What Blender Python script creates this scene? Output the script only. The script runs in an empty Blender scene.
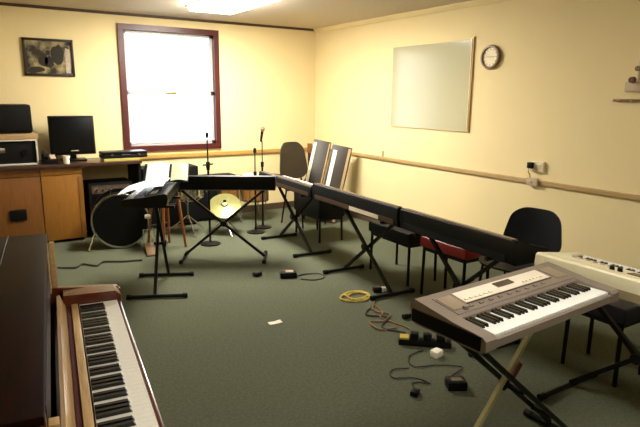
import bpy, bmesh, math, random
from mathutils import Vector, Matrix, Euler
random.seed(7)
S = bpy.context.scene
COL = S.collection
R = math.radians
PI = math.pi

# ------------------------------------------------------------------ helpers
class MB:
    """collects shapes and links them as ONE mesh object"""
    def __init__(s):
        s.bm = bmesh.new()
    def box(s, x0, x1, y0, y1, z0, z1, rot=None, bev=0.0, seg=2):
        c = Vector(((x0+x1)/2, (y0+y1)/2, (z0+z1)/2))
        m = Matrix.Translation(c)
        if rot is not None:
            m = m @ rot.to_4x4()
        m = m @ Matrix.Diagonal((abs(x1-x0), abs(y1-y0), abs(z1-z0), 1))
        r = bmesh.ops.create_cube(s.bm, size=1, matrix=m)
        if bev:
            es = list({e for v in r['verts'] for e in v.link_edges})
            bmesh.ops.bevel(s.bm, geom=es, offset=bev, segments=seg, affect='EDGES', profile=.6)
        return s
    def tube(s, p, q, r, n=10, r2=None):
        p, q = Vector(p), Vector(q)
        d = q-p
        m = Matrix.Translation((p+q)/2) @ d.to_track_quat('Z', 'Y').to_matrix().to_4x4()
        bmesh.ops.create_cone(s.bm, cap_ends=True, segments=n, radius1=r, radius2=r if r2 is None else r2, depth=d.length, matrix=m)
        return s
    def bar(s, p, q, w, h):
        """square section bar"""
        p, q = Vector(p), Vector(q)
        d = q-p
        m = Matrix.Translation((p+q)/2) @ d.to_track_quat('Z', 'Y').to_matrix().to_4x4() @ Matrix.Diagonal((w, h, d.length, 1))
        bmesh.ops.create_cube(s.bm, size=1, matrix=m)
        return s
    def sweep(s, pts, r, n=6):
        pts = [Vector(p) for p in pts]
        rings = []
        up = Vector((0, 0, 1))
        for i, p in enumerate(pts):
            a = pts[max(i-1, 0)]; b = pts[min(i+1, len(pts)-1)]
            t = (b-a).normalized()
            x = t.cross(up)
            if x.length < 1e-4: x = t.cross(Vector((1, 0, 0)))
            x.normalize(); y = t.cross(x)
            rings.append([s.bm.verts.new(p + (x*math.cos(2*PI*k/n) + y*math.sin(2*PI*k/n))*r) for k in range(n)])
        for a, b in zip(rings, rings[1:]):
            for k in range(n):
                s.bm.faces.new((a[k], a[(k+1) % n], b[(k+1) % n], b[k]))
        s.bm.faces.new(rings[0]); s.bm.faces.new(rings[-1])
        return s
    def lathe(s, prof, n=28, m=None):
        m = m or Matrix.Identity(4)
        rings = []
        for r, z in prof:
            if r < 1e-6: rings.append([s.bm.verts.new(m @ Vector((0, 0, z)))])
            else: rings.append([s.bm.verts.new(m @ Vector((r*math.cos(2*PI*k/n), r*math.sin(2*PI*k/n), z))) for k in range(n)])
        for a, b in zip(rings, rings[1:]):
            for k in range(n):
                j = (k+1) % n
                if len(a) == 1 and len(b) == 1: continue
                if len(a) == 1: s.bm.faces.new((a[0], b[j], b[k]))
                elif len(b) == 1: s.bm.faces.new((a[k], a[j], b[0]))
                else: s.bm.faces.new((a[k], a[j], b[j], b[k]))
        return s
    def prism(s, poly, x0, x1, axis='X'):
        """poly of 2-D points extruded along an axis: X -> (y,z), Y -> (x,z), Z -> (x,y)"""
        f = {'X': lambda t, a, b: (t, a, b), 'Y': lambda t, a, b: (a, t, b), 'Z': lambda t, a, b: (a, b, t)}[axis]
        A = [s.bm.verts.new(f(x0, *p)) for p in poly]
        B = [s.bm.verts.new(f(x1, *p)) for p in poly]
        s.bm.faces.new(A); s.bm.faces.new(B)
        for i in range(len(poly)):
            j = (i+1) % len(poly)
            s.bm.faces.new((A[i], A[j], B[j], B[i]))
        return s
    def shell(s, fn, off, nu=10, nv=10):
        g = [[s.bm.verts.new(fn(-1+2*i/nu, -1+2*j/nv)) for j in range(nv+1)] for i in range(nu+1)]
        h = [[s.bm.verts.new(Vector(fn(-1+2*i/nu, -1+2*j/nv)) + Vector(off)) for j in range(nv+1)] for i in range(nu+1)]
        for i in range(nu):
            for j in range(nv):
                s.bm.faces.new((g[i][j], g[i+1][j], g[i+1][j+1], g[i][j+1]))
                s.bm.faces.new((h[i][j], h[i][j+1], h[i+1][j+1], h[i+1][j]))
        rim = [(i, 0) for i in range(nu)] + [(nu, j) for j in range(nv)] + [(i, nv) for i in range(nu, 0, -1)] + [(0, j) for j in range(nv, 0, -1)]
        for a, b in zip(rim, rim[1:]+rim[:1]):
            s.bm.faces.new((g[a[0]][a[1]], h[a[0]][a[1]], h[b[0]][b[1]], g[b[0]][b[1]]))
        return s
    def build(s, name, mat, parent=None, loc=None, rot=None, smooth=True, bev=0.0):
        if bev:
            bmesh.ops.bevel(s.bm, geom=[e for e in s.bm.edges if len(e.link_faces) == 2 and e.calc_face_angle(0) > .6],
                            offset=bev, segments=2, affect='EDGES', profile=.6)
        bmesh.ops.recalc_face_normals(s.bm, faces=s.bm.faces)
        me = bpy.data.meshes.new(name)
        if smooth:
            for f in s.bm.faces: f.smooth = True
            for e in s.bm.edges:
                if len(e.link_faces) == 2 and e.calc_face_angle(0) > .55: e.smooth = False
        s.bm.to_mesh(me); s.bm.free()
        me.materials.append(mat)
        o = bpy.data.objects.new(name, me)
        COL.objects.link(o)
        if loc: o.location = loc
        if rot: o.rotation_euler = rot
        o.parent = parent
        return o

def inst(o, parent, loc):
    c = o.copy(); COL.objects.link(c); c.parent = parent; c.location = loc
    return c
def thing(name, label, cat, loc=(0, 0, 0), rz=0.0, group=None):
    o = bpy.data.objects.new(name, None); COL.objects.link(o)
    o.empty_display_size = .05
    o.location = loc; o.rotation_euler = (0, 0, rz)
    return tag(o, label, cat, group)
def tag(o, label, cat, group=None):
    o['label'] = label; o['category'] = cat
    if group: o['group'] = group
    return o
def struct(o):
    o['kind'] = 'structure'
    return o

# ------------------------------------------------------------------ materials
def mat(name, col, rough=.5, metal=0.0, noise=0.0, scale=20.0, col2=None, bump=0.0, spec=.5, coat=0.0, stretch=None, bscale=None):
    m = bpy.data.materials.new(name); m.use_nodes = True
    nt = m.node_tree; N = nt.nodes; b = N['Principled BSDF']
    b.inputs['Roughness'].default_value = rough; b.inputs['Metallic'].default_value = metal
    b.inputs['Specular IOR Level'].default_value = spec
    b.inputs['Coat Weight'].default_value = coat; b.inputs['Coat Roughness'].default_value = .12
    b.inputs['Base Color'].default_value = (*col, 1)
    tc = N.new('ShaderNodeTexCoord'); mp = N.new('ShaderNodeMapping')
    nt.links.new(tc.outputs['Object'], mp.inputs['Vector'])
    if stretch: mp.inputs['Scale'].default_value = stretch
    tx = N.new('ShaderNodeTexNoise'); tx.inputs['Scale'].default_value = scale; tx.inputs['Detail'].default_value = 4
    nt.links.new(mp.outputs[0], tx.inputs['Vector'])
    c2 = col2 or tuple(max(0, c*(1-noise)) for c in col)
    rp = N.new('ShaderNodeValToRGB'); rp.color_ramp.elements[0].position = .3; rp.color_ramp.elements[1].position = .7
    rp.color_ramp.elements[0].color = (*c2, 1); rp.color_ramp.elements[1].color = (*col, 1)
    nt.links.new(tx.outputs['Fac'], rp.inputs['Fac'])
    if noise or col2: nt.links.new(rp.outputs[0], b.inputs['Base Color'])
    if bump:
        t2 = N.new('ShaderNodeTexNoise'); t2.inputs['Scale'].default_value = bscale or scale*4
        nt.links.new(mp.outputs[0], t2.inputs['Vector'])
        bp = N.new('ShaderNodeBump'); bp.inputs['Strength'].default_value = bump; bp.inputs['Distance'].default_value = .004
        nt.links.new(t2.outputs['Fac'], bp.inputs['Height']); nt.links.new(bp.outputs[0], b.inputs['Normal'])
    return m

M = dict(
    wall=mat('cream_paint', (.81, .67, .37), .75, noise=.04, scale=1.5, bump=.08, spec=.2, bscale=60),
    ceil=mat('ceiling_board', (.60, .52, .41), .9, noise=.06, scale=40, bump=.2, spec=.1),
    carpet=mat('green_grey_carpet', (.118, .126, .083), .98, col2=(.084, .090, .060), scale=60, bump=.8, spec=.05, bscale=420),
    skirt=mat('dark_skirting', (.09, .055, .03), .5, noise=.2),
    brown=mat('brown_moulding', (.07, .032, .012), .5, noise=.3),
    rail=mat('trunking_shadow_tan', (.42, .28, .11), .45, noise=.06),  # browned to paint in the shadow line along the trunking
    sill=mat('tan_wood_trunking', (.50, .30, .07), .45, noise=.2, scale=8, stretch=(1, 8, 8)),
    winframe=mat('dark_red_painted_wood', (.075, .009, .009), .4, noise=.25, scale=12),
    sash=mat('backlit_grey_sash', (.42, .41, .40), .4, noise=.04),  # greyed to paint the shade on the backlit white sash
    worktop=mat('dark_brown_worktop', (.055, .024, .014), .3, noise=.3, scale=9, stretch=(1, 9, 9)),
    wood=mat('orange_brown_wood_panel', (.30, .125, .018), .4, noise=.2, scale=7, stretch=(9, 9, 1)),
    wood2=mat('browner_wood_panel', (.19, .072, .014), .4, noise=.25, scale=7, stretch=(9, 9, 1)),
    piano=mat('dark_polished_mahogany', (.014, .003, .0015), .45, noise=.5, scale=6, stretch=(1, 10, 10), spec=.07),
    pianor=mat('red_brown_piano_wood', (.13, .026, .010), .28, noise=.35, scale=6, stretch=(1, 10, 10), coat=.3),
    pianol=mat('tan_wood_highlight', (.62, .40, .18), .25, noise=.3, scale=6, stretch=(1, 12, 12), coat=.3),  # tan stands in for light caught on the glossy mahogany
    ivory=mat('ivory_key', (.90, .87, .78), .25, noise=.03),
    whitekey=mat('white_plastic_key', (.86, .86, .84), .25, noise=.02),
    ebony=mat('black_key', (.008, .008, .008), .25, noise=.2),
    felt=mat('dark_red_felt', (.07, .006, .008), .95, noise=.2, scale=90),
    brass=mat('brass', (.75, .55, .22), .3, 1.0, noise=.1),
    black=mat('black_plastic', (.003, .003, .0032), .38, spec=.2, noise=.2, scale=60),
    blackm=mat('black_matt_plastic', (.0025, .0022, .0022), .6, spec=.2, noise=.2, scale=60),
    blackmetal=mat('black_painted_metal', (.0035, .0035, .003), .4, spec=.2, noise=.2, scale=30),
    palemetal=mat('pale_olive_metal', (.50, .47, .25), .4, .2, noise=.25, scale=18),
    chrome=mat('chrome', (.72, .72, .70), .18, 1.0, noise=.05),
    brownplastic=mat('brown_joint_sleeve', (.14, .04, .018), .5, noise=.2),
    greybrown=mat('grey_brown_top', (.30, .23, .16), .38, noise=.08, scale=50),
    silver=mat('silver_grey_plastic', (.25, .205, .17), .38, .15, noise=.07, scale=80),
    panel=mat('cream_display_panel', (.82, .74, .62), .4, noise=.03),
    lcd=mat('dark_lcd', (.10, .07, .05), .2, noise=.3, scale=30),
    cream=mat('cream_white_plastic', (.80, .74, .52), .38, noise=.04, scale=40),
    creamd=mat('dark_tan_strip', (.30, .24, .14), .5, noise=.1),
    chairp=mat('charcoal_chair_plastic', (.004, .005, .008), .45, spec=.2, noise=.2, scale=70),
    chairf=mat('dark_brown_chair_back', (.035, .024, .012), .5, noise=.3, scale=50),
    navy=mat('navy_vinyl', (.010, .014, .055), .5, noise=.2, scale=60),
    redv=mat('red_vinyl', (.30, .008, .012), .45, noise=.15, scale=40),
    board=mat('grey_white_board', (.46, .43, .28), .12, noise=.04, scale=2),
    alu=mat('aluminium', (.72, .62, .36), .45, 0, noise=.05),
    picframe=mat('near_black_frame', (.02, .012, .006), .4, noise=.2),
    clockrim=mat('brown_clock_rim', (.22, .13, .055), .4, noise=.15),
    clockface=mat('cream_clock_face', (.80, .68, .42), .5, noise=.03),
    socket=mat('cream_switch_plastic', (.74, .64, .42), .4, noise=.04),
    control=mat('pink_grey_plastic', (.50, .38, .26), .5, noise=.08),
    paper=mat('bluish_white_paper', (.78, .80, .86), .7, noise=.06, scale=30),
    greenpaper=mat('pale_green_paper', (.62, .68, .42), .7, noise=.2, scale=20),
    yellowcab=mat('yellow_cable', (.50, .36, .05), .5, noise=.15),
    browncab=mat('brown_cable', (.20, .10, .04), .5, noise=.15),
    greycab=mat('dark_cable', (.02, .02, .018), .5, noise=.15),
    whitep=mat('white_plug', (.85, .82, .72), .4, noise=.03),
    shiny=mat('glossy_dark_shell', (.003, .003, .003), .15, spec=.2, noise=.2),
    palesilver=mat('pale_silver_plastic', (.60, .57, .50), .4, noise=.05),
    amber=mat('amber_drum_wood', (.25, .11, .022), .35, noise=.3, scale=10, stretch=(8, 8, 1)),
    drumhead=mat('drum_head', (.62, .56, .42), .5, noise=.05),
    gold=mat('bronze_cymbal', (.20, .19, .06), .35, .6, noise=.2, scale=25),
    beigewood=mat('beige_wood', (.42, .27, .13), .5, noise=.2, scale=9, stretch=(1, 8, 8)),
    orange=mat('orange_wood', (.24, .075, .015), .4, noise=.2, scale=9, stretch=(8, 8, 1)),
    limeboard=mat('pale_yellow_wood', (.48, .42, .10), .5, noise=.15, scale=9, stretch=(1, 8, 8)),
)
def emis(name, col, st):
    m = bpy.data.materials.new(name); m.use_nodes = True
    nt = m.node_tree; nt.nodes.clear()
    e = nt.nodes.new('ShaderNodeEmission'); o = nt.nodes.new('ShaderNodeOutputMaterial')
    e.inputs[0].default_value = (*col, 1); e.inputs[1].default_value = st
    nt.links.new(e.outputs[0], o.inputs[0])
    return m
def glass(name):
    m = bpy.data.materials.new(name); m.use_nodes = True
    nt = m.node_tree; nt.nodes.clear(); N = nt.nodes
    t = N.new('ShaderNodeBsdfTransparent'); g = N.new('ShaderNodeBsdfGlossy'); fr = N.new('ShaderNodeFresnel')
    mx = N.new('ShaderNodeMixShader'); o = N.new('ShaderNodeOutputMaterial')
    g.inputs['Roughness'].default_value = .03; fr.inputs[0].default_value = 1.45
    t.inputs[0].default_value = (.97, .98, .97, 1)
    nt.links.new(fr.outputs[0], mx.inputs[0]); nt.links.new(t.outputs[0], mx.inputs[1]); nt.links.new(g.outputs[0], mx.inputs[2])
    nt.links.new(mx.outputs[0], o.inputs[0])
    return m
LAMP = emis('fluorescent_diffuser', (1, .95, .84), 31)
FRONT_FILL = emis('added_front_diffuser', (1, .95, .84), 7)  # out-of-view panel added to brighten the piano and front keyboards
GLASS = glass('window_glass')
def photo_mat():
    m = bpy.data.materials.new('old_photograph'); m.use_nodes = True
    nt = m.node_tree; N = nt.nodes; b = N['Principled BSDF']; b.inputs['Roughness'].default_value = .3
    tc = N.new('ShaderNodeTexCoord'); n = N.new('ShaderNodeTexNoise'); n.inputs['Scale'].default_value = 7; n.inputs['Detail'].default_value = 5
    rp = N.new('ShaderNodeValToRGB'); e = rp.color_ramp.elements
    e[0].position = .42; e[0].color = (.02, .014, .006, 1); e[1].position = .60; e[1].color = (.36, .29, .14, 1)
    nt.links.new(tc.outputs['Object'], n.inputs['Vector']); nt.links.new(n.outputs['Fac'], rp.inputs[0]); nt.links.new(rp.outputs[0], b.inputs['Base Color'])
    return m
PHOTO = photo_mat()

# ------------------------------------------------------------------ room
XR, YB, ZC, XL, YF, T = 4.37, 7.0, 2.53, -.6, -2.2, .14
WX0, WX1, WZ0, WZ1 = 1.64, 2.89, .91, 2.41
struct(MB().box(XL-T, XR+T, YF-T, YB+T, -.1, 0).build('floor', M['carpet']))
struct(MB().box(XL-T, XR+T, YF-T, YB+T, ZC, ZC+.1).build('ceiling', M['ceil']))
w = MB()
w.box(XL-T, WX0, YB, YB+T, 0, ZC); w.box(WX1, XR+T, YB, YB+T, 0, ZC)
w.box(WX0, WX1, YB, YB+T, 0, WZ0); w.box(WX0, WX1, YB, YB+T, WZ1, ZC)
struct(w.build('wall_back', M['wall']))
struct(MB().box(XR, XR+T, YF, YB, 0, ZC).build('wall_right', M['wall']))
struct(MB().box(XL-T, XL, YF, YB, 0, ZC).build('wall_left', M['wall']))
struct(MB().box(XL-T, XR+T, YF-T, YF, 0, ZC).build('wall_front', M['wall']))
struct(MB().box(XL, XR, YB-.015, YB, 0, .09).build('baseboard_back', M['skirt']))
struct(MB().box(XR-.015, XR, YF, YB-.015, 0, .09).build('baseboard_right', M['skirt']))
struct(MB().prism([(YB, ZC), (YB, ZC-.03), (YB-.012, ZC-.03), (YB-.02, ZC-.012), (YB-.02, ZC)], XL, XR).build('trim_1', M['brown']))
struct(MB().prism([(XR, ZC), (XR, ZC-.05), (XR-.012, ZC-.05), (XR-.05, ZC-.012), (XR-.05, ZC)], YF, YB-.02, 'Y').build('trim_2', M['wall']))
# trunking along the right wall, and the tan board along the back wall
struct(MB().prism([(XR, .838), (XR-.026, .838), (XR-.026, .868), (XR-.02, .876), (XR, .876)], YF, YB-.03, 'Y').build('trim_3', M['rail']))
struct(MB().box(1.80, XR, YB-.03, YB, .815, .865, bev=.004).build('trim_4', M['sill']))
# window
fr = MB()
fw = .065
for a in ((WX0, WX0+fw, WZ0, WZ1), (WX1-fw, WX1, WZ0, WZ1), (WX0+fw, WX1-fw, WZ1-fw, WZ1), (WX0+fw, WX1-fw, WZ0, WZ0+fw)):
    fr.box(a[0], a[1], YB-.03, YB+.10, a[2], a[3])
win = struct(fr.build('window_1', M['winframe']))
s_ = MB()
ix0, ix1, iz0, iz1 = WX0+fw, WX1-fw, WZ0+fw, WZ1-fw
zm = 1.62
for a in ((ix0, ix0+.035, iz0, iz1), (ix1-.035, ix1, iz0, iz1), (ix0, ix1, iz1-.035, iz1), (ix0, ix1, iz0, iz0+.04), (ix0, ix1, zm-.022, zm+.022)):
    s_.box(a[0], a[1], YB+.045, YB+.085, a[2], a[3])
s_.build('sash', M['sash'], win)
MB().box(ix0, ix1, YB+.062, YB+.066, iz0, zm).build('pane', GLASS, win)
MB().box(ix0, ix1, YB+.068, YB+.072, zm, iz1).build('pane', GLASS, win)
MB().box(2.2, 2.32, YB+.035, YB+.047, zm-.01, zm+.012, bev=.003).build('sash_catch', M['brass'], win)

# ceiling lights
def ceiling_light(label, x0, x1, y0, y1, em):
    t = thing('ceiling_light', label, 'ceiling light', ((x0+x1)/2, (y0+y1)/2, ZC), 0, 'fluorescent ceiling panels')
    a, b = (x1-x0)/2, (y1-y0)/2
    f = MB()
    for q in ((-a, -a+.03, -b, b), (a-.03, a, -b, b), (-a, a, -b, -b+.03), (-a, a, b-.03, b)): f.box(*q, -.012, 0)
    f.build('frame', M['whitep'], t)
    MB().box(-a+.03, a-.03, -b+.03, b-.03, -.05, -.002, bev=.008).build('diffuser', em, t)
    return t
ceiling_light('bright white fluorescent ceiling panel near the window', 2.14, 2.68, 4.85, 6.06, LAMP)
ceiling_light('added out-of-view fluorescent panel lighting the front of the room', 1.35, 1.89, .1, 1.3, FRONT_FILL)

# ------------------------------------------------------------------ picture, whiteboard, clock, wall fittings
t = thing('picture', 'dark framed old black and white photograph on the back wall', 'picture', (.89, YB, 1.99))
f = MB(); a, b, k = .255, .20, .026
for q in ((-a, -a+k, -b, b), (a-k, a, -b, b), (-a, a, b-k, b), (-a, a, -b, -b+k)): f.box(q[0], q[1], -.025, 0, q[2], q[3])
f.build('frame', M['picframe'], t, bev=.003)
ph = MB().box(-a+k, a-k, -.012, -.002, -b+k, b-k).build('photo', PHOTO, t)
def blob(cx, cz, rx, rz, n=14, seed=0):
    rr = random.Random(seed)
    return [(cx+rx*math.cos(2*PI*i/n)*rr.uniform(.8, 1.1), cz+rz*math.sin(2*PI*i/n)*rr.uniform(.8, 1.1)) for i in range(n)]
pm_d = mat('photo_dark_grey', (.022, .015, .006), .4, noise=.5, scale=40)
pm_l = mat('photo_pale_grey', (.55, .46, .36), .4, noise=.3, scale=40)
g = MB()
for cx_, cz_, rx, rz_, sd in ((.09, .03, .075, .115, 1), (-.06, -.03, .05, .08, 2), (0, -.05, .05, .07, 3), (-.13, -.13, .09, .03, 4), (-.01, .05, .025, .03, 5)):
    g.prism(blob(cx_, cz_, rx, rz_, seed=sd), -.014, -.012, 'Y')
g.build('figures', pm_d, ph)
MB().prism([(.165, -.165), (.215, -.165), (.215, .09), (.17, .11)], -.0145, -.012, 'Y').build('pale_patch', pm_l, ph)

t = thing('whiteboard', 'large grey-white board with thin metal edges on right wall', 'whiteboard', (XR, 4.645, 1.715), PI/2)
a, b = .60, .45      # local: x along wall (+y world), -y local into the room after rz=90 -> +x ; keep room side at +y
MB().box(-a, a, .004, .018, -b, b).build('board', M['board'], t)
f = MB()
for q in ((-a-.010, -a, -b-.006, b+.006), (a, a+.005, -b, b), (-a, a, b, b+.005), (-a, a, -b-.006, -b)): f.box(q[0], q[1], .0, .020, q[2], q[3])
f.build('frame', M['alu'], t)
MB().box(-a-.03, -a-.02, 0, .02, -b-.01, b+.03).build('edge_batten', M['sill'], t)

t = thing('wall_clock', 'round brown rimmed wall clock with a cream face', 'clock', (XR, 3.79, 1.985), PI/2)
my = Matrix.Rotation(-PI/2, 4, 'X')   # z -> +y
MB().lathe([(.088, 0), (.112, 0), (.116, .02), (.108, .04), (.092, .042), (.088, .028)], 40, my).build('rim', M['clockrim'], t)
face = MB().lathe([(0, .0), (.09, .0), (.09, .024), (0, .024)], 40, my).build('face', M['clockface'], t)
g = MB()
for i in range(12):
    an = i*PI/6; c, s = math.cos(an), math.sin(an)
    g.box(c*.074-.004, c*.074+.004, .024, .0255, s*.074-.004, s*.074+.004)
g.build('hour_marks', M['blackm'], face)
MB().bar((0, .028, 0), (.045, .028, .006), .006, .002).build('hour_hand', M['blackm'], t)
MB().bar((0, .030, 0), (-.062, .030, .004), .004, .002).build('minute_hand', M['blackm'], t)

t = thing('wall_socket', 'cream double wall socket with a black plug in it', 'socket', (XR, 3.17, 1.0), PI/2)
MB().box(-.075, .075, 0, .03, -.045, .045, bev=.005).build('face_plate', M['socket'], t)
MB().box(.02, .068, .031, .075, -.02, .035, bev=.008).build('plug', M['black'], t)
MB().box(-.05, -.035, .031, .036, .015, .028).build('switch', M['whitep'], t)
MB().sweep([(.045, .07, -.02), (.045, .075, -.05), (.05, .04, -.08), (.05, .035, -.11)], .004).build('plug_cable', M['greycab'], t)
t = thing('junction_box', 'small cream junction box on the trunking below the wall socket', 'junction box', (XR, 3.19, .822), PI/2)
MB().box(-.06, .06, .031, .05, .005, .07, bev=.004).build('cover', M['control'], t)
MB().tube((0, .05, .035), (0, .054, .035), .006).build('screw', M['chrome'], t)
t = thing('junction_box', 'small cream box above the trunking near the whiteboard corner', 'junction box', (XR, 5.42, .876), PI/2)
MB().box(-.04, .04, 0, .028, 0, .075, bev=.004).build('cover', M['socket'], t)
MB().tube((0, .028, .04), (0, .032, .04), .006).build('screw', M['chrome'], t)

t = thing('wall_control', 'small pinkish wall control box under a thin conduit', 'control box', (XR, 2.37, 1.66), PI/2)
MB().box(-.09, .07, 0, .045, 0, .075, bev=.008).build('box', M['control'], t)
MB().lathe([(0, .0), (.025, .0), (.022, .03), (0, .03)], 20, Matrix.Translation((.01, .044, .085)) @ Matrix.Rotation(-PI/2, 4, 'X')).build('knob', M['brownplastic'], t)
MB().tube((-.005, .012, .075), (-.005, .012, .38), .010).build('conduit', M['socket'], t)
MB().lathe([(0, .0), (.02, .0), (.02, .02), (0, .02)], 16, Matrix.Translation((-.005, .012, .17)) @ Matrix.Rotation(-PI/2, 4, 'X')).build('conduit_clip', M['clockrim'], t)
t = thing('wall_hook_rail', 'short dark brown rail fixed under the wall control box', 'hook rail', (XR, 2.38, 1.58), PI/2)
MB().box(-.16, .15, .0, .03, .004, .024, bev=.004).build('rail', M['clockrim'], t)
for i in (-.1, 0, .1):
    MB().sweep([(i, .03, .012), (i, .045, .006), (i, .052, .014)], .004).build('hook', M['brass'], t)

# ------------------------------------------------------------------ worktop with cupboards on the left
WY, WZ = 6.45, .86
tag(MB().box(XL+.01, 1.70, WY, YB-.001, WZ-.035, WZ, bev=.004).build('worktop', M['worktop']), 'long dark brown worktop along the back wall left of the window', 'worktop')
def cupboard(label, x0, x1, m, hole):
    w = x1-x0
    t = thing('cupboard', label, 'cupboard', ((x0+x1)/2, WY+.28, 0), 0, 'wooden cupboards under the worktop')
    a = w/2
    MB().box(-a, a, -.22, .25, .03, WZ-.036).build('carcass', m, t)
    MB().box(-a+.02, a-.02, -.18, .25, 0, .03).build('plinth', M['blackm'], t)
    d = MB().box(-a+.004, a-.004, -.242, -.222, .035, WZ-.12, bev=.003).build('door', m, t)
    MB().box(-a+.004, a-.004, -.242, -.222, WZ-.112, WZ-.042, bev=.003).build('drawer_front', m, t)
    if hole:
        MB().box(-.01, .15, -.262, -.243, .29, .41, bev=.012).build('handle', M['black'], d)
    else:
        MB().box(a-.05, a-.006, -.247, -.243, .05, WZ-.14).build('edge_strip', M['amber'], d)
cupboard('orange wooden cupboard at the right end under the worktop', .645, 1.06, M['wood'], False)
cupboard('browner wooden cupboard with a black handle behind the piano', .02, .642, M['wood2'], True)
MB().box(1.66, 1.69, WY+.03, YB-.02, 0, WZ-.036).build('end_panel', M['blackm'], bpy.data.objects['worktop'])

# things on the worktop
t = thing('hifi_unit', 'black hi-fi unit with a silver surround on the worktop', 'hi-fi', (.38, 6.78, WZ))
MB().box(-.27, .27, -.16, .17, .0, .255, bev=.01).build('body', M['blackm'], t)
f = MB()
for q in ((.258, .276, 0, .262), (-.276, -.258, 0, .262), (-.276, .276, 0, .016), (-.276, .276, .25, .264)): f.box(q[0], q[1], -.185, -.161, q[2], q[3])
f.build('silver_surround', M['palesilver'], t, bev=.003)
MB().box(-.14, -.03, -.166, -.161, .13, .18, bev=.002).build('badge_panel', M['chrome'], t)
MB().lathe([(0, 0), (.03, 0), (.028, .02), (0, .02)], 24, Matrix.Translation((.15, -.161, .13)) @ Matrix.Rotation(PI/2, 4, 'X')).build('dial', M['black'], t)
tag(MB().box(.02, .67, 6.6, 6.95, WZ+.266, WZ+.325, bev=.006).build('shelf_board', M['beigewood']), 'thick beige wooden board lying on the hi-fi unit', 'board')
t = thing('speaker', 'black rounded speaker box on the beige board', 'speaker', (.34, 6.78, WZ+.327))
MB().box(-.29, .29, -.15, .16, 0, .30, bev=.03).build('cabinet', M['black'], t)
MB().box(-.26, .26, -.158, -.15, .03, .27, bev=.003).build('grille', M['blackm'], t)
t = thing('computer_monitor', 'black computer monitor standing on the worktop', 'monitor', (1.03, 6.78, WZ), R(-4))
rx = Euler((R(-6), 0, 0)).to_matrix()
MB().box(-.235, .235, -.02, .02, .07, .50, rot=rx, bev=.01).build('screen_case', M['black'], t)
MB().box(-.215, .215, -.026, -.019, .10, .478, rot=rx).build('screen', M['shiny'], t)
MB().bar((0, .03, .02), (0, .035, .3), .06, .03).build('neck', M['black'], t)
MB().box(-.13, .13, -.10, .12, 0, .022, bev=.008).build('foot', M['black'], t)
MB().sweep([(-.08, -.02, .08), (-.02, -.04, .115), (.05, -.04, .115), (.09, -.02, .08)], .008).build('cable_loop', M['control'], t)
t = thing('telephone', 'small black desk telephone left of the monitor', 'telephone', (.765, 6.62, WZ))
MB().prism([(-.1, 0), (.1, 0), (.1, .09), (.06, .1), (-.1, .035)], -.07, .07).build('base', M['black'], t)
MB().box(-.065, -.02, -.08, .1, .075, .115, rot=Euler((R(20), 0, 0)).to_matrix(), bev=.012).build('handset', M['black'], t)
MB().box(.0, .055, -.06, .04, .055, .075, rot=Euler((R(20), 0, 0)).to_matrix()).build('keypad', M['control'], t)
tag(MB().lathe([(0, 0), (.03, 0), (.036, .085), (.032, .085), (.027, .006), (0, .006)], 20, Matrix.Translation((.915, 6.53, WZ))).build('cup', M['whitep']), 'small white cup in front of the monitor', 'cup')
tag(MB().box(1.30, 1.69, 6.52, 6.74, WZ, WZ+.028, bev=.003).build('wooden_board', M['limeboard']), 'pale yellow board under the flat black case', 'board')
t = thing('instrument_case', 'flat black instrument case lying right of the monitor', 'case', (1.54, 6.64, WZ+.028))
MB().box(-.25, .25, -.11, .11, 0, .04, bev=.014).build('bottom_shell', M['blackm'], t)
MB().box(-.25, .25, -.11, .11, .041, .075, bev=.014).build('lid', M['black'], t)
for x in (-.15, .15): MB().box(x-.015, x+.015, -.117, -.109, .03, .05).build('latch', M['chrome'], t)
MB().sweep([(-.05, -.11, .04), (-.045, -.135, .04), (.045, -.135, .04), (.05, -.11, .04)], .006).build('handle', M['black'], t)

# ------------------------------------------------------------------ keys
def keys(parent, x0, yf, zt, nw, ww, wl, bl, start, mw, mb, kh=.02, bh=.011):
    wk = bk = None
    for i in range(nw):
        x = x0 + (i+.5)*ww
        if wk is None:
            wk = MB().box(-ww/2+.0006, ww/2-.0006, 0, wl, -kh, 0, bev=.0012, seg=1).build('white_key', mw, parent, (x, yf, zt))
        else: inst(wk, parent, (x, yf, zt))
        if (i+start) % 7 in (0, 1, 3, 4, 5) and i < nw-1:
            p = (x+ww/2, yf+wl-bl, zt)
            if bk is None:
                b = ww*.27
                bk = MB().prism([(-.0, .0005), (.006, bh), (bl-.001, bh), (bl-.001, .0005)], -b, b).build('black_key', mb, parent, p, bev=.0015)
            else: inst(bk, parent, p)

# ------------------------------------------------------------------ upright piano
P = thing('upright_piano', 'dark mahogany upright piano with its keyboard open in the left foreground', 'piano', (.352, 2.485, 0), R(83.0))
# local: x runs towards the camera as negative, -y faces the player, y=0 is the back of the keys
LP, ZL = 1.46, 1.03
for x0, x1 in ((-LP, -LP+.03), (-.03, 0)):
    MB().prism([(.40, 0), (.40, ZL-.02), (.100, ZL-.02), (.098, .80), (-.155, .775), (-.168, .76), (-.168, .62), (.06, .56), (.06, 0)], x0, x1).build('side_panel', M['pianor'], P, bev=.004)
    MB().box(x0+.004, x1+.004, .078, .097, .80, ZL-.035, bev=.002).build('stile', M['pianol'], P)  # tan paints the light caught on the end edge
MB().box(-LP+.031, -.031, .37, .395, .05, ZL-.022).build('back_panel', M['piano'], P)
MB().box(-LP+.031, -.031, .075, .095, .10, .56).build('lower_panel', M['piano'], P)
MB().box(-LP+.031, -.031, .07, .10, .0, .095).build('plinth', M['piano'], P)
up = MB().box(-LP+.031, -.031,   .112, .13, .80, ZL-.022).build('upper_panel', M['pianor'], P)
MB().box(-.10, -.032, .100, .111, .80, ZL-.03, bev=.003).build('stile', M['pianol'], up)
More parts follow.
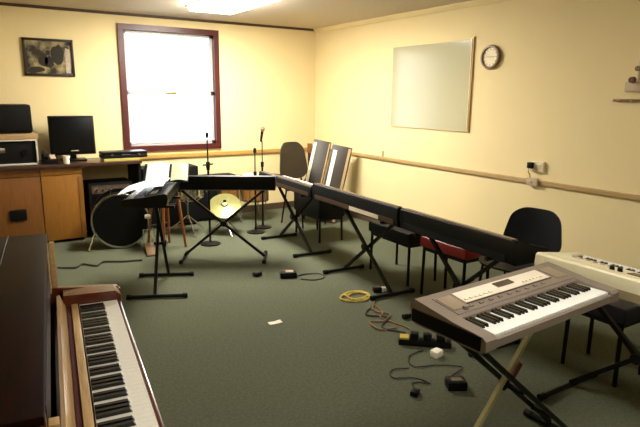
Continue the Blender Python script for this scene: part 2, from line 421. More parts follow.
MB().box(-LP+.15, -.15, .104, .111, .84, .96).build('music_desk', M['piano'], up)
lid = MB().box(-LP-.02, .012, .245, .42, ZL-.02, ZL, bev=.006).build('lid', M['piano'], P)
MB().box(-LP-.02, .012, .100, .243, ZL-.02, ZL, bev=.006).build('lid_front', M['piano'], lid)
MB().tube((-LP-.01, .244, ZL+.001), (.01, .244, ZL+.001), .0035).build('hinge', M['piano'], lid)
MB().box(-LP+.031, -.031, -.160, .10, .62, .70).build('key_bed', M['pianor'], P)
MB().box(-LP+.10, -.10, -.160, -.1475, .70, .740, bev=.004).build('key_slip', M['pianor'], P)
for x0, x1 in ((-LP+.031, -LP+.117), (-.117, -.031)):
    MB().prism([(.06, .70), (.06, .79), (-.14, .785), (-.162, .765), (-.162, .70)], x0, x1).build('key_block', M['pianor'], P, bev=.005)
fb = MB().prism([(.050, .735), (.078, .735), (.085, .795), (.074, .798)], -LP+.12, -.12).build('fallboard', M['pianol'], P, bev=.003)  # tan paints the glossy reflection along the open board
MB().box(-LP+.12, -.12, .008, .034, .72, .752, bev=.003).build('name_strip', M['pianol'], fb)
MB().box(-LP+.119, -.119, .036, .050, .715, .745).build('felt_strip', M['felt'], P)
keys(P, -.12-52*.02347, -.145, .745, 52, .02347, .148, .095, 5, M['ivory'], M['ebony'])
for x in (-LP+.045, -.045):
    MB().lathe([(0, 0), (.025, 0), (.03, .05), (.022, .08), (.035, .3), (.04, .52), (.045, .62), (0, .62)], 20, Matrix.Translation((x, -.13, 0))).build('leg', M['piano'], P)
for x in (-.82, -.73, -.64):
    MB().box(x-.018, x+.018, -.02, .075, .035, .047, bev=.005).build('pedal', M['brass'], P)

# ------------------------------------------------------------------ electronic keyboards
def keyboard(label, loc, rz, L, D, H, nw, body, deck, keyw=None, cheek=.04, group=None, start=0, name='electronic_keyboard', kr=.50):
    t = thing(name, label, 'keyboard', loc, rz, group)
    a, d = L/2, D/2
    kz = kr*H
    prof = [(-d, .012), (-d, kz-.008), (-d+.01, kz-.004), (-d+.012, kz-.022), (-d+.158, kz-.022), (-d+.160, .70*H), (-d+.175, .76*H), (d-.05, .96*H), (d-.02, H), (d-.006, H-.008), (d, .6*H), (d-.01, .012), (d-.03, 0), (-d+.02, 0)]
    MB().prism(prof, -a+cheek, a-cheek).build('body', body, t)
    cp = [(-d-.004, .010), (-d-.004, kz), (-d+.012, kz+.012), (-d+.150, .72*H), (-d+.175, .77*H), (d-.05, .97*H), (d-.02, 1.01*H), (d-.004, H-.008), (d+.002, .6*H), (d-.01, .010), (d-.03, 0), (-d+.02, 0)]
    for s in (-1, 1):
        x0, x1 = (-a, -a+cheek) if s < 0 else (a-cheek, a)
        MB().prism(cp, x0, x1).build('end_block', body, t, bev=.006)
    # deck plate over the rising control surface
    z0, z1 = .76*H, .96*H
    y0, y1 = -d+.176, d-.052
    MB().prism([(y0, z0+.0005), (y0, z0+.003), (y1, z1+.003), (y1, z1+.0005)], -a+cheek+.004, a-cheek-.004).build('control_deck', deck, t)
    ww = (L-2*cheek-.004)/nw
    keys(t, -a+cheek+.002, -d+.014, kz+.006, nw, ww, .142, .085, start, keyw or M['whitekey'], M['ebony'], kh=.018)
    t['h'] = 0
    del t['h']
    def at(y): return z0+.003+(y-y0)*(z1-z0)/(y1-y0)
    return t, at, math.atan2(z1-z0, y1-y0)
def on_deck(t, at, sl, x0, x1, y0, y1, h, m, name, parent=None, bev=0.0):
    rot = Euler((sl, 0, 0)).to_matrix()
    zc = at((y0+y1)/2)+h/2
    return MB().box(x0, x1, y0, y1, zc-h/2, zc+h/2, rot=rot, bev=bev).build(name, m, parent or t)

G = 'electronic keyboards set out in a horseshoe'
# silver one in the foreground
t, at, sl = keyboard('silver-grey keyboard with white keys and cream display panel in the right foreground', (1.898, 1.407, .722), R(3.1), .912, .365, .10, 36, M['silver'], M['silver'], group=G, cheek=.06)
ym = -.215
dp = on_deck(t, at, sl, -.29, .28, .042, .122, .004, M['panel'], 'display_panel', bev=.001)
MB().box(-.292, .282, .036, .0405, at(.038)-.004, at(.038)+.003).build('panel_edge', M['lcd'], dp)
on_deck(t, at, sl, -.05, .06, .074, .108, .0075, M['lcd'], 'screen', dp)
for i in range(6):
    on_deck(t, at, sl, -.28+i*.030, -.262+i*.030, .054, .064, .009, M['cream'], 'button', dp)
    on_deck(t, at, sl, .10+i*.026, .115+i*.026, .054, .064, .009, M['cream'], 'button', dp)
for s in (-1, 1):
    on_deck(t, at, sl, min(s*.305, s*.385), max(s*.305, s*.385), .02, .118, .003, M['greybrown'], 'speaker_grille', bev=.001)
for i in range(9):
    on_deck(t, at, sl, -.30+i*.06, -.28+i*.06, .012, .024, .005, M['silver'], 'button')
MB().lathe([(0, 0), (.013, 0), (.012, .014), (0, .014)], 16, Matrix.Translation((-.33, .012, at(.012)))).build('volume_knob', M['silver'], t)
MB().box(-.44, .44, .184, .189, .03, .075).build('rear_panel', M['black'], t)
MB().box(-.4615, -.457, -.165, .168, .010, .062).build('side_strip', M['black'], t)

# cream one on the right
t, at, sl = keyboard('cream-white keyboard with its back to the room at the right edge', (2.735, 1.30, .662), R(90), 1.02, .39, .125, 44, M['cream'], M['cream'], group=G, cheek=.05)
for x in (.10, .14):
    MB().lathe([(0, 0), (.013, 0), (.011, .02), (0, .02)], 16, Matrix.Translation((x, .10, at(.10)-.001))).build('knob', M['black'], t)
on_deck(t, at, sl, -.12, .06, .04, .11, .004, M['lcd'], 'screen')
for i in range(6): on_deck(t, at, sl, .18+i*.04, .20+i*.04, .02, .035, .006, M['control'], 'button')
MB().box(-.45, .45, .192, .198, .02, .06).build('rear_panel', M['creamd'], t)  # rear panel in a darker tan than the body

# three black ones in a row along the right wall, keys to the wall
TH = 86.9
def row_kb(label, y, L, nw, body, deck, strip, hh=.155):
    x = 2.79 + (y-2.5)*.054
    t, at, sl = keyboard(label, (x, y, .642), R(TH), L, .32, hh, nw, body, deck, kr=.40, group=G, cheek=.03)
    MB().box(-L/2+.05, L/2-.05, .152, .1595, .018, .055).build('rear_panel', strip, t)
    MB().prism([(.100, hh*.975), (.139, hh+.0005), (.139, hh+.005), (.100, hh*.975+.004)], -L/2+.02, L/2-.02).build('rear_trim', M['pianor'], t)
    MB().box(-L/2+.02, L/2-.02, .1395, .146, hh-.004, hh+.006).build('bright_edge', M['silver'], t)
    on_deck(t, at, sl, -.12, .12, .02, .08, .004, M['lcd'], 'screen')
    for i in range(6): on_deck(t, at, sl, -.40+i*.035, -.38+i*.035, .03, .045, .006, M['control'], 'button')
    return t
row_kb('black keyboard in front of the rounded charcoal chair, next to the cream keyboard', 2.53, 1.06, 36, M['black'], M['black'], M['blackm'])
k2 = row_kb('long black keyboard in the middle of the row along the right wall', 3.75, 1.32, 52, M['blackm'], M['brown'], M['brown'])
MB().box(-.42, .0, .160, .164, .02, .052).build('pale_rear_strip', M['panel'], k2)  # pale strip along part of the rear panel
k3 = row_kb('black keyboard at the far end of the right-wall row before the brown chair', 5.06, 1.24, 44, M['blackm'], M['greybrown'], M['brown'], .115)
# two more at the left of the horseshoe
t, at, sl = keyboard('black keyboard turned slantwise below the window', (2.10, 5.00, .715), R(150), .98, .31, .145, 36, M['black'], M['brown'], kr=.40, group=G, cheek=.04)
on_deck(t, at, sl, -.12, .12, .02, .08, .004, M['lcd'], 'screen')
for i in range(6): on_deck(t, at, sl, .16+i*.035, .18+i*.035, .03, .045, .006, M['control'], 'button')
KA = (1.31, 4.66)
t, at, sl = keyboard('black keyboard under loose white sheet music at the left', (KA[0], KA[1], .745), R(-115), .86, .34, .105, 36, M['black'], M['blackm'], group=G, cheek=.04)
on_deck(t, at, sl, .2, .36, .02, .08, .004, M['lcd'], 'screen')
MB().prism([(-.17, .108), (-.345, .245), (-.350, .240), (-.178, .104)], -.12, .27, 'Y').build('music_rest', M['black'], t)

# sheet music lying on the left keyboard and leaning on its rest
def sheet(label, x, y, z, w, h, tilt_x, tilt_y, spin, m):
    o = MB().shell(lambda u, v: (u*w/2, v*h/2, .010*math.cos(v*2.2)), (0, 0, .0012), 4, 8).build('music_sheet', m)
    o.matrix_world = (Matrix.Translation((KA[0], KA[1], .745)) @ Matrix.Rotation(R(-115), 4, 'Z') @ Matrix.Translation((x, y, z))
                      @ Matrix.Rotation(R(tilt_y), 4, 'Y') @ Matrix.Rotation(R(tilt_x), 4, 'X') @ Matrix.Rotation(R(spin), 4, 'Z'))
    return tag(o, label, 'sheet music', 'sheet music on the left keyboard')
sheet('white music sheet lying flat at the near end of the left keyboard', .20, -.06, .118, .22, .36, 11, 0, 3, M['paper'])
sheet('bluish white music sheet lying flat in the middle of the left keyboard', -.04, -.06, .118, .22, .36, 11, 0, -3, M['paper'])
sheet('white music sheet leaning upright at the far end of the left keyboard', -.262, .0, .185, .22, .20, 0, 38, 0, M['paper'])
sheet('pale green paper sheet leaning beside the upright white music sheet', -.262, .19, .185, .21, .15, 0, 38, 0, M['greenpaper'])

# ------------------------------------------------------------------ stands
def x_stand(label, loc, rz, b, top, h, depth, group='folding keyboard stands', ma=None, mb_=None, pair=False, t1=None, tk=.024):
    """legs cross in the x-z plane; feet and support arms run along y"""
    t = thing('keyboard_stand', label, 'keyboard stand', loc, rz, group)
    ma = ma or M['blackmetal']; mb_ = mb_ or M['blackmetal']
    t1 = t1 if t1 is not None else top
    z0, z1 = .035, h-.012
    if pair:
        m = MB()
        for yy in (-.055, .055): m.bar((b, yy, z0), (-t1, yy, z1), tk, tk)
        m.bar((b*.6, -.055, z0+(z1-z0)*.2*b/(b+t1)*2), (b*.6, .055, z0+(z1-z0)*.2*b/(b+t1)*2), .02, .02)
        m.build('leg', ma, t)
    else:
        MB().bar((b, -.017, z0), (-t1, -.017, z1), tk, tk).build('leg', ma, t)
    l2 = MB().bar((-b, .017, z0), (top, .017, z1), tk, tk).build('leg', mb_, t)
    for x in (-b, b):
        f = MB().tube((x, -depth/2, .02), (x, depth/2, .02), .0155, 12).build('foot', M['blackmetal'], t)
        for s in (-1, 1):
            MB().tube((x, s*(depth/2-.03), .0205), (x, s*(depth/2+.008), .0205), .0195, 12).build('rubber_cap', M['blackm'], f)
    for x in (-t1, top):
        MB().bar((x, -depth*.34, h-.010), (x, depth*.34, h-.010), .02, .02).build('support_arm', M['blackmetal'], t)
    f1 = b/(b+t1)
    zc = z0+(z1-z0)*.5
    MB().lathe([(0, -.05), (.028, -.05), (.03, -.04), (.012, -.03), (.012, .05), (0, .05)], 16, Matrix.Translation(((top-b)/2*.0 + (b-t1)/2*.0, 0, zc)) @ Matrix.Rotation(PI/2, 4, 'X')).build('pivot_knob', M['blackm'], t)
    return t
fs = x_stand('double black leg and pale olive leg stand under the silver-grey keyboard', (1.90, 1.40, 0), R(3.1), .41, .22, .721, .36, pair=True, mb_=M['palemetal'], t1=.38, tk=.019)
MB().bar((.0, .017, .425), (.045, .017, .475), .030, .030).build('joint_sleeve', M['brownplastic'], fs)
x_stand('black folding stand under the cream-white keyboard', (2.74, 1.30, 0), R(90), .36, .36, .661, .50)
x_stand('black folding stand under the keyboard beside the red stool', (2.79, 2.55, 0), R(TH), .34, .34, .641, .42)
x_stand('black folding stand under the middle keyboard of the right-wall row', (2.86, 3.70, 0), R(TH), .38, .38, .641, .42)
x_stand('black folding stand under the farthest keyboard of the right-wall row', (2.93, 5.08, 0), R(TH), .40, .40, .641, .42)
x_stand('black folding stand under the slanted keyboard below the window', (2.08, 5.01, 0), R(150), .40, .40, .714, .34)
x_stand('tall black folding stand under the sheet-music keyboard', (1.30, 4.51, 0), R(-115), .28, .20, .744, .46)

# ------------------------------------------------------------------ chairs and stools
def chair(label, loc, rz, m, group, name='chair', bz=.645, bh=.158):
    t = thing(name, label, 'chair', loc, rz, group)
    def sq(u, v, k=.16): return u*(1-k*abs(v)**7), v*(1-k*abs(u)**7)
    def seat(u, v):
        x, y = sq(u, v)
        return (x*.215, y*.20-.01, .445 - .018*(1-x*x)*(1-y*y*.4) + (.02 if False else 0) - (.03*max(0, -y-.6)))
    MB().shell(seat, (0, 0, .014), 12, 12).build('seat', m, t)
    def back(u, v):
        x = u*(1-.24*abs(v)**5)*(1-.05*v); z = v*(1-.13*abs(u)**5)
        return (x*(.215-.02*z), .215+.045*(z+1)/2*1.2-.035*x*x, bz+z*bh)
    MB().shell(back, (0, .014, 0), 20, 20).build('backrest', m, t)
    for s in (-1, 1):
        MB().sweep([(s*.15, .17, .43), (s*.155, .222, .47), (s*.155, .25, .6), (s*.15, .275, bz+.055)], .011, 8).build('back_support', M['blackmetal'], t)
        MB().tube((s*.19, -.20, .0), (s*.165, -.15, .43), .011).build('leg', M['blackmetal'], t)
        MB().tube((s*.19, .22, .0), (s*.165, .15, .43), .011).build('leg', M['blackmetal'], t)
    m2 = MB()
    m2.tube((-.165, -.15, .425), (.165, -.15, .425), .010); m2.tube((-.165, .15, .425), (.165, .15, .425), .010)
    m2.build('seat_frame', M['blackmetal'], t)
    return t
chair('charcoal plastic chair with rounded back showing above the black keyboard', (3.27, 2.49, 0), R(-82), M['chairp'], 'plastic chairs')
chair('charcoal plastic chair just entering at the right edge behind the cream keyboard', (3.47, 1.22, 0), R(-96), M['chairp'], 'plastic chairs')
chair('dark brown high-backed chair in the far corner beside the microphone stands', (3.58, 5.98, 0), R(10), M['chairf'], 'plastic chairs', bz=.79, bh=.235)
def stool(label, loc, rz, m, w, d, h, thick):
    t = thing('stool', label, 'stool', loc, rz, 'padded stools behind the keyboards')
    MB().box(-w/2, w/2, -d/2, d/2, h-thick, h, bev=.02, seg=3).build('seat_pad', m, t)
    f = MB()
    for q in ((-w/2+.02, w/2-.02, -d/2+.02, -d/2+.04), (-w/2+.02, w/2-.02, d/2-.04, d/2-.02), (-w/2+.02, -w/2+.04, -d/2+.02, d/2-.02), (w/2-.04, w/2-.02, -d/2+.02, d/2-.02)):
        f.box(*q, h-thick-.03, h-thick)
    f.build('frame', M['blackmetal'], t)
    for sx in (-1, 1):
        for sy in (-1, 1):
            MB().tube((sx*(w/2-.03), sy*(d/2-.03), h-thick-.01), (sx*(w/2-.025), sy*(d/2-.025), 0), .013).build('leg', M['blackmetal'], t)
    return t
stool('red padded stool behind the keyboard stands', (3.22, 3.02, 0), R(90), M['redv'], .50, .32, .50, .09)
stool('black padded stool in the middle of the right-wall row', (3.28, 3.72, 0), R(88), M['blackm'], .60, .36, .47, .10)
stool('black thick-seated stool under the far end of the row', (3.39, 5.33, 0), R(87), M['blackm'], .62, .34, .52, .24)
stool('navy padded stool under the cream-white keyboard', (3.12, 1.70, 0), R(90), M['navy'], .38, .32, .47, .09)

# ------------------------------------------------------------------ leaning things in the far corner
def leaning(name, label, cat, base, top, w, th, body, parts, yaw):
    """a long flat thing standing on end, leaning from base to top; local z along its length, -y its face"""
    base, top = Vector(base), Vector(top)
    L = (top-base).length
    t = thing(name, label, cat, base)
    zz = (top-base).normalized()
    fx = Vector((math.cos(yaw), math.sin(yaw), 0)); fx = (fx - zz*fx.dot(zz)).normalized()
    yy = zz.cross(fx)
    t.rotation_euler = Matrix((fx, yy, zz)).transposed().to_euler()
    MB().box(-w/2, w/2, -th/2, th/2, 0, L, bev=.008).build('body', body, t)
    for n, x0, x1, z0, z1, m in parts:
        MB().box(x0, x1, -th/2-.007, -th/2-.0005, z0*L, z1*L, bev=.002).build(n, m, t)
    return t
leaning('electronic_keyboard', 'dark keyboard stood on end with a white key strip, leaning by the wall', 'keyboard', (3.86, 5.90, 0.006), (4.13, 5.93, .97), .26, .07, M['chairf'],
        [('key_strip', -.10, -.05, .06, .93, M['ivory']), ('rim', .09, .125, .02, .98, M['beigewood'])], R(-42))
leaning('electronic_keyboard', 'pale edged keyboard stood on end between the chairs and the other leaning keyboard', 'keyboard', (3.84, 6.35, 0.006), (4.16, 6.45, 1.0), .24, .07, M['chairf'],
        [('key_strip', -.11, -.07, .04, .96, M['cream']), ('rim', .10, .118, .02, .98, M['beigewood'])], R(-40))
g = thing('guitar', 'amber wooden guitar standing in the far corner', 'guitar', (4.13, 6.74, 0.0), R(-35))
bd = []
for i in range(36):
    an = 2*PI*i/36
    z = .24+.24*math.sin(an); wv = .16*math.cos(an)*(1-.22*math.sin(an)-.16*math.cos(2*(an-PI/2))*0)*(1-.20*math.exp(-((z-.28)/.07)**2))
    bd.append((wv, z))
MB().prism(bd, -.045, .045, 'Y').build('body', M['amber'], g, bev=.006)
MB().box(-.027, .027, -.05, -.025, .42, .82).build('neck', M['worktop'], g)
MB().box(-.035, .035, -.047, -.028, .82, .95, bev=.004).build('headstock', M['amber'], g)
MB().lathe([(0, 0), (.05, 0), (.05, .002), (0, .002)], 24, Matrix.Translation((0, -.0455, .30)) @ Matrix.Rotation(PI/2, 4, 'X')).build('sound_hole', M['blackm'], g)
MB().box(-.06, .06, -.053, -.0455, .13, .15).build('bridge', M['worktop'], g)

# ------------------------------------------------------------------ drum kit and stands at the back
t = thing('bass_drum', 'black bass drum with a chrome hoop beside the orange cupboard', 'drum', (1.34, 6.08, .30), R(-12))
ax = Matrix.Rotation(PI/2, 4, 'X')
MB().lathe([(.27, -.17), (.275, -.17), (.275, .17), (.27, .17)], 40, ax).build('shell', M['shiny'], t)
MB().lathe([(0, .168), (.268, .168), (.268, .174), (0, .174)], 40, ax).build('front_head', M['blackm'], t)
MB().lathe([(0, -.174), (.268, -.174), (.268, -.168), (0, -.168)], 40, ax).build('batter_head', M['drumhead'], t)
for z in (.16, -.16):
    MB().lathe([(.276, z-.012), (.292, z-.012), (.295, z), (.292, z+.012), (.276, z+.012)], 44, ax).build('hoop', M['chrome'] if z > 0 else M['black'], t)
for i in range(8):
    an = i*PI/4+.3
    c, s = math.cos(an)*.283, math.sin(an)*.283
    MB().tube((c, -.15, s), (c, .15, s), .006).build('tension_rod', M['chrome'], t)
for s in (-1, 1):
    MB().tube((s*.25, -.10, -.10), (s*.33, -.2, -.293), .009).build('spur', M['chrome'], t)
t = thing('drum_pedal', 'chrome and tan drum pedal on the floor by the bass drum', 'pedal', (1.52, 5.62, 0), R(-10))
MB().box(-.05, .05, -.14, .12, .03, .045, rot=Euler((R(14), 0, 0)).to_matrix(), bev=.006).build('foot_board', M['clockrim'], t)
MB().box(-.06, .06, -.16, .16, 0, .008).build('base_plate', M['blackm'], t)
for s in (-1, 1): MB().tube((s*.06, .12, .0), (s*.055, .12, .22), .009).build('post', M['chrome'], t)
MB().tube((-.06, .12, .215), (.06, .12, .215), .008).build('axle', M['chrome'], t)
MB().tube((0, .12, .215), (-.01, .05, .36), .005).build('beater_rod', M['chrome'], t)
MB().lathe([(0, -.03), (.02, -.028), (.026, 0), (.02, .028), (0, .03)], 16, Matrix.Translation((-.01, .05, .37)) @ Matrix.Rotation(PI/2, 4, 'Y')).build('beater', M['drumhead'], t)

def tripod(t, r, h, m):
    for k in range(3):
        an = k*2*PI/3+.5
        MB().tube((0, 0, h), (r*math.cos(an), r*math.sin(an), .012), .009).build('leg', m, t)
def drum(name, label, loc, r, h, z, shell, legs, rz=0, group=None):
    t = thing(name, label, 'drum', loc, rz, group)
    MB().lathe([(0, z), (r, z), (r, z+h), (0, z+h)], 32).build('shell', shell, t)
    MB().lathe([(0, z+h+.001), (r-.004, z+h+.001), (r-.004, z+h+.006), (0, z+h+.006)], 32).build('head', M['drumhead'], t)
    for zz in (z+.0, z+h-.02):
        MB().lathe([(r+.001, zz), (r+.011, zz), (r+.011, zz+.025), (r+.001, zz+.025)], 36).build('hoop', M['chrome'], t)
    for k in range(8):
        an = k*PI/4
        MB().tube(((r+.012)*math.cos(an), (r+.012)*math.sin(an), z+.01), ((r+.012)*math.cos(an), (r+.012)*math.sin(an), z+h), .007, 8).build('tension_rod', M['chrome'], t)
    if legs == 'tripod':
        MB().tube((0, 0, .18), (0, 0, z-.004), .012).build('stand_post', M['chrome'], t)
        tripod(t, .26, .22, M['chrome'])
        for k in range(3):
            an = k*2*PI/3
            MB().sweep([(0, 0, z-.05), (r*.6*math.cos(an), r*.6*math.sin(an), z-.06), ((r+.02)*math.cos(an), (r+.02)*math.sin(an), z-.01)], .008).build('basket_arm', M['chrome'], t)
    else:
        for k in range(3):
            an = k*2*PI/3+.9
            c, s = (r+.02)*math.cos(an), (r+.02)*math.sin(an)
            MB().sweep([(c, s, z+h*.6), (c, s, .04), (c*1.06, s*1.06, .0)], .008, 8).build('leg', M['chrome'], t)
    return t
drum('snare_drum', 'chrome snare drum on a tripod stand beneath the window', (2.13, 6.20, 0), .175, .14, .44, M['chrome'], 'tripod')
drum('tom_drum', 'amber wooden tom drum on three legs beside the microphone stands', (3.14, 6.50, 0), .17, .34, .26, M['amber'], 'legs', group='amber wooden drums')
drum('tom_drum', 'smaller amber wooden tom drum left of the other amber drum', (2.78, 6.50, 0), .13, .30, .24, M['amber'], 'legs', rz=.4, group='amber wooden drums')
t = thing('cymbal_stand', 'low stand holding a tilted bronze cymbal', 'cymbal', (2.50, 5.98, 0))
tripod(t, .2, .2, M['chrome'])
MB().tube((0, 0, .15), (0, 0, .37), .01).build('post', M['chrome'], t)
MB().lathe([(0, .035), (.03, .03), (.045, .012), (.19, -.01), (.19, -.012), (.04, .008), (0, .02)], 40, Matrix.Translation((0, 0, .345)) @ Euler((R(34), R(-18), 0)).to_matrix().to_4x4()).build('cymbal', M['gold'], t)
MB().lathe([(0, 0), (.02, 0), (.015, .02), (0, .025)], 14, Matrix.Translation((0, 0, .385))).build('wing_nut', M['blackm'], t)

def mic_stand(label, loc, h, mic=True, bar=None, rz=0):
    t = thing('microphone_stand', label, 'stand', loc, rz, 'thin stands below the window')
    MB().lathe([(0, 0), (.11, 0), (.11, .012), (.03, .03), (0, .03)], 24).build('round_base', M['blackmetal'], t)
    MB().tube((0, 0, .03), (0, 0, h*.72), .012).build('lower_tube', M['blackmetal'], t)
    MB().tube((0, 0, h*.72), (0, 0, h-.02), .007).build('upper_tube', M['blackmetal'], t)
    MB().lathe([(0, -.03), (.018, -.03), (.02, .03), (0, .03)], 14, Matrix.Translation((0, 0, h*.72))).build('clutch', M['blackm'], t)
    if mic:
        mm = MB().tube((0, .03, h-.03), (0, -.01, h+.10), .013, 12, .018).build('microphone', M['blackm'], t)
        MB().lathe([(0, -.03), (.02, -.026), (.028, 0), (.02, .026), (0, .032)], 16, Matrix.Translation((0, -.02, h+.12))).build('mesh_head', M['clockrim'], mm)
    else:
        MB().lathe([(0, -.02), (.02, -.02), (.018, .03), (0, .04)], 14, Matrix.Translation((0, 0, h))).build('top_cap', M['blackm'], t)
    if bar:
        MB().tube((-bar, 0, h*.70+.05), (bar, 0, h*.70+.05), .008).build('cross_bar', M['blackmetal'], t)
        MB().box(-.015, .015, -.015, .015, h*.70+.02, h*.70+.08).build('clamp', M['blackm'], t)
    return t
mic_stand('tall black microphone stand with a microphone, right of the window', (3.03, 6.05, 0), 1.09)
mic_stand('short black stand close left of the tall microphone stand', (2.84, 5.86, 0), .97, mic=False)
mic_stand('thin black stand with a small cross bar in front of the window', (2.17, 5.62, 0), 1.18, mic=False, bar=.07, rz=.4)

t = thing('wooden_stool', 'wooden stool with orange legs behind the sheet-music keyboard', 'stool', (1.72, 5.72, 0), R(20))
MB().lathe([(0, .60), (.15, .60), (.16, .615), (.155, .635), (0, .635)], 28).build('seat', M['worktop'], t)
for sx in (-1, 1):
    for sy in (-1, 1):
        MB().tube((sx*.09, sy*.09, .60), (sx*.14, sy*.14, 0), .018, 12, .014).build('leg', M['orange'], t)
        if sx < 0: MB().tube((-.118, sy*.118, .24), (.118, sy*.118, .24), .009).build('rung', M['worktop'], t)

t = thing('filler', 'black box added as dark amplifier under the right end of the worktop', 'filler', (1.36, 6.72, 0))  # added black box standing in for the dark knee space under the worktop
MB().box(-.24, .24, -.17, .18, .02, .62, bev=.012).build('cabinet', M['blackm'], t)
MB().box(-.21, .21, -.177, -.17, .05, .48).build('grille', M['black'], t)
MB().box(-.21, .21, -.177, -.17, .50, .59).build('control_panel', M['lcd'], t)
for i in range(5): MB().tube((-.15+i*.07, -.178, .545), (-.15+i*.07, -.195, .545), .013).build('knob', M['chrome'], t)
for sx in (-.2, .2):
    for sy in (-.13, .13): MB().tube((sx, sy, 0), (sx, sy, .021), .02).build('rubber_foot', M['blackm'], t)

def flight_case(label, x0, x1, y0, y1, h):
    t = thing('equipment_case', label, 'case', ((x0+x1)/2, (y0+y1)/2, 0), 0, 'black equipment cases under the window')
    a, b = (x1-x0)/2, (y1-y0)/2
    MB().box(-a, a, -b, b, .03, h*.72, bev=.008).build('box', M['blackm'], t)
    MB().box(-a, a, -b, b, h*.72+.003, h, bev=.008).build('lid', M['blackm'], t)
    for x in (-a*.5, a*.5):
        MB().box(x-.025, x+.025, -b-.008, -b+.001, h*.72-.04, h*.72+.03, bev=.003).build('latch', M['chrome'], t)
    MB().sweep([(-.07, -b, h*.4), (-.065, -b-.03, h*.4), (.065, -b-.03, h*.4), (.07, -b, h*.4)], .008).build('handle', M['black'], t)
    for sx in (-1, 1):
        for sy in (-1, 1): MB().tube((sx*(a-.05), sy*(b-.05), 0), (sx*(a-.05), sy*(b-.05), .032), .022).build('rubber_foot', M['blackm'], t)
flight_case('tall black equipment case below the window behind the snare drum', 1.74, 2.42, 6.60, 6.95, .74)
flight_case('lower black equipment case under the right part of the window', 2.44, 2.98, 6.72, 6.96, .58)

# ------------------------------------------------------------------ floor litter: plugs, adaptors, cables
def wob(n, pts, amp, seed):
    rr = random.Random(seed)
    out = []
    P_ = [Vector((*p, 0)) for p in pts]
    for i in range(len(P_)-1):
        p0 = P_[max(i-1, 0)]; p1 = P_[i]; p2 = P_[i+1]; p3 = P_[min(i+2, len(P_)-1)]
        for k in range(n):
            u = k/n
            v = .5*((2*p1)+(-p0+p2)*u+(2*p0-5*p1+4*p2-p3)*u*u+(-p0+3*p1-3*p2+p3)*u*u*u)
            out.append(v+Vector((rr.uniform(-amp, amp), rr.uniform(-amp, amp), 0)))
    out.append(P_[-1])
    return out
def cable(label, pts, r, m, seed=0, amp=.003, name='cable'):
    p = wob(8, pts, amp, seed)
    rr = random.Random(seed+9)
    p = [Vector((v.x, v.y, r+.001+rr.uniform(0, .004))) for v in p]
    return tag(MB().sweep(p, r, 6).build(name, m), label, 'cable', 'cables on the floor')
t = thing('power_adaptor', 'black power adaptor with a looped cable in the middle of the carpet', 'power adaptor', (2.37, 4.18, 0), R(-25))
MB().box(-.10, .05, -.05, .05, 0, .055, bev=.01).build('body', M['black'], t)
MB().box(-.05, .02, -.03, .03, .0555, .057).build('label_plate', M['control'], t)
MB().sweep([(p.x, p.y, .006) for p in wob(8, [(.05, 0), (.13, .05), (.26, .05), (.30, -.05), (.20, -.12), (.08, -.08)], .002, 3)], .005).build('cord', M['greycab'], t)
t = thing('mains_plug', 'small black plug on the carpet left of the looped adaptor', 'plug', (2.12, 4.36, 0), R(20))
MB().box(-.035, .035, -.03, .03, 0, .04, bev=.008).build('body', M['black'], t)
for s in (-.012, .012): MB().box(.035, .055, s-.003, s+.003, .015, .021).build('pin', M['brass'], t)
tag(MB().shell(lambda u, v: (u*.05+1.76, v*.025+3.33, .004+.004*math.cos(u*3)*math.cos(v*2)), (0, 0, .002), 8, 5).build('paper_scrap', M['drumhead']), 'scrap of pale paper alone in the middle of the carpet', 'paper')
pts = []
for i in range(44):
    an = i*.72
    pts.append((2.57+.11*math.cos(an)*(1+.35*math.sin(i*.37)), 3.46+.085*math.sin(an)*(1+.35*math.cos(i*.53))))
cable('coiled yellow cable on the carpet below the middle keyboard', pts, .006, M['yellowcab'], 1)
t = thing('mains_plug', 'white and black plug at the end of the yellow coil', 'plug', (2.79, 3.47, 0), R(160))
MB().box(-.04, .03, -.03, .03, 0, .045, bev=.008).build('body', M['black'], t)
MB().box(-.085, -.041, -.022, .022, 0, .04, bev=.008).build('white_cap', M['whitep'], t)
cable('brown cable looping across the carpet below the yellow coil', [(2.62, 3.28), (2.50, 3.14), (2.56, 3.02), (2.44, 2.94), (2.34, 2.98), (2.32, 2.84), (2.44, 2.80)], .006, M['browncab'], 2)
cable('second brown cable lying straighter towards the power strip', [(2.58, 3.24), (2.54, 3.08), (2.46, 3.0), (2.50, 2.83), (2.50, 2.70), (2.43, 2.64)], .005, M['browncab'], 5)
cable('dark cable from the stand to the power strip', [(2.52, 3.20), (2.40, 3.10), (2.50, 2.98), (2.36, 2.86), (2.44, 2.70)], .006, M['greycab'], 6)
t = thing('power_strip', 'black power strip with plugs and a yellow end near the silver-grey keyboard', 'power strip', (2.43, 2.50, 0), R(-42))
MB().box(-.17, .17, -.035, .035, 0, .04, bev=.006).build('body', M['blackm'], t)
for i, m in enumerate(('black', 'black', 'black')):
    MB().box(-.07+i*.085-.028, -.07+i*.085+.028, -.028, .028, .041, .085, bev=.008).build('plug', M[m], t)
MB().box(-.165, -.105, -.033, .033, .041, .055, bev=.004).build('switch', M['yellowcab'], t)
t = thing('mains_plug', 'white plug on the carpet just below the power strip', 'plug', (2.38, 2.34, 0), R(10))
MB().box(-.035, .035, -.028, .028, 0, .045, bev=.009).build('body', M['whitep'], t)
for s in (-.012, .012): MB().box(.035, .053, s-.003, s+.003, .018, .024).build('pin', M['brass'], t)
t = thing('power_adaptor', 'square black adaptor nearest the pale olive stand leg', 'power adaptor', (2.20, 2.00, 0), R(-30))
MB().box(-.055, .055, -.045, .045, 0, .05, bev=.008).build('body', M['black'], t)
MB().box(-.03, .03, -.02, .02, .0505, .052).build('label_plate', M['lcd'], t)
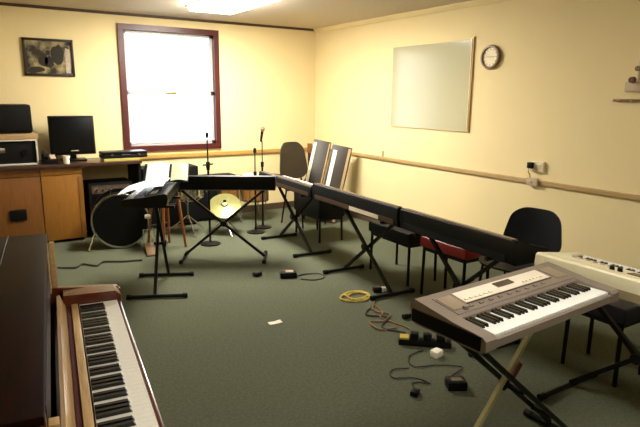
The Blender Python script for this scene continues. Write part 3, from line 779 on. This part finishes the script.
t = thing('mains_plug', 'small dark plug left of the square black adaptor', 'plug', (1.95, 2.06, 0), R(30))
MB().box(-.03, .03, -.022, .022, 0, .03, bev=.007).build('body', M['black'], t)
for s in (-.01, .01): MB().box(.03, .046, s-.003, s+.003, .012, .018).build('pin', M['brass'], t)
cable('dark cable squiggling between the power strip and the square adaptor', [(2.36, 2.44), (2.22, 2.42), (2.16, 2.30), (2.30, 2.24), (2.40, 2.14), (2.26, 2.10), (2.20, 2.07)], .004, M['greycab'], 7)
cable('dark cable looping around the small dark plug', [(2.12, 2.30), (2.02, 2.34), (1.96, 2.26), (2.06, 2.20), (2.10, 2.10), (2.02, 2.16), (1.99, 2.09)], .004, M['greycab'], 8)
cable('thin dark cable across the carpet beyond the piano', [(.62, 5.50), (.76, 5.42), (.84, 5.50), (.94, 5.38), (1.02, 5.48), (1.18, 5.40), (1.36, 5.36)], .009, M['greycab'], 9)

# ------------------------------------------------------------------ camera, world, view
H, pitch, yaw, roll, fpx = 1.6, R(11.9), R(32.6), R(.6), 556
F = Vector((math.sin(yaw)*math.cos(pitch), math.cos(yaw)*math.cos(pitch), -math.sin(pitch)))
Rt = Vector((math.cos(yaw), -math.sin(yaw), 0)); U = Rt.cross(F)
R2 = Rt*math.cos(roll)+U*math.sin(roll); U2 = -Rt*math.sin(roll)+U*math.cos(roll)
cam = bpy.data.cameras.new('camera'); co = bpy.data.objects.new('camera', cam); COL.objects.link(co)
co.matrix_world = Matrix(((R2.x, U2.x, -F.x, 0), (R2.y, U2.y, -F.y, 0), (R2.z, U2.z, -F.z, H), (0, 0, 0, 1)))
cam.sensor_fit = 'HORIZONTAL'; cam.sensor_width = 36; cam.lens = 36*fpx/640; cam.clip_start = .02
S.camera = co
wd = bpy.data.worlds.new('overcast_sky'); S.world = wd; wd.use_nodes = True
wd.node_tree.nodes['Background'].inputs[0].default_value = (.95, .98, 1.0, 1)
wd.node_tree.nodes['Background'].inputs[1].default_value = 2.2
vs = S.view_settings
vs.view_transform = 'Standard'; vs.look = 'None'; vs.gamma = 1; vs.use_curve_mapping = False; vs.exposure = 1.75
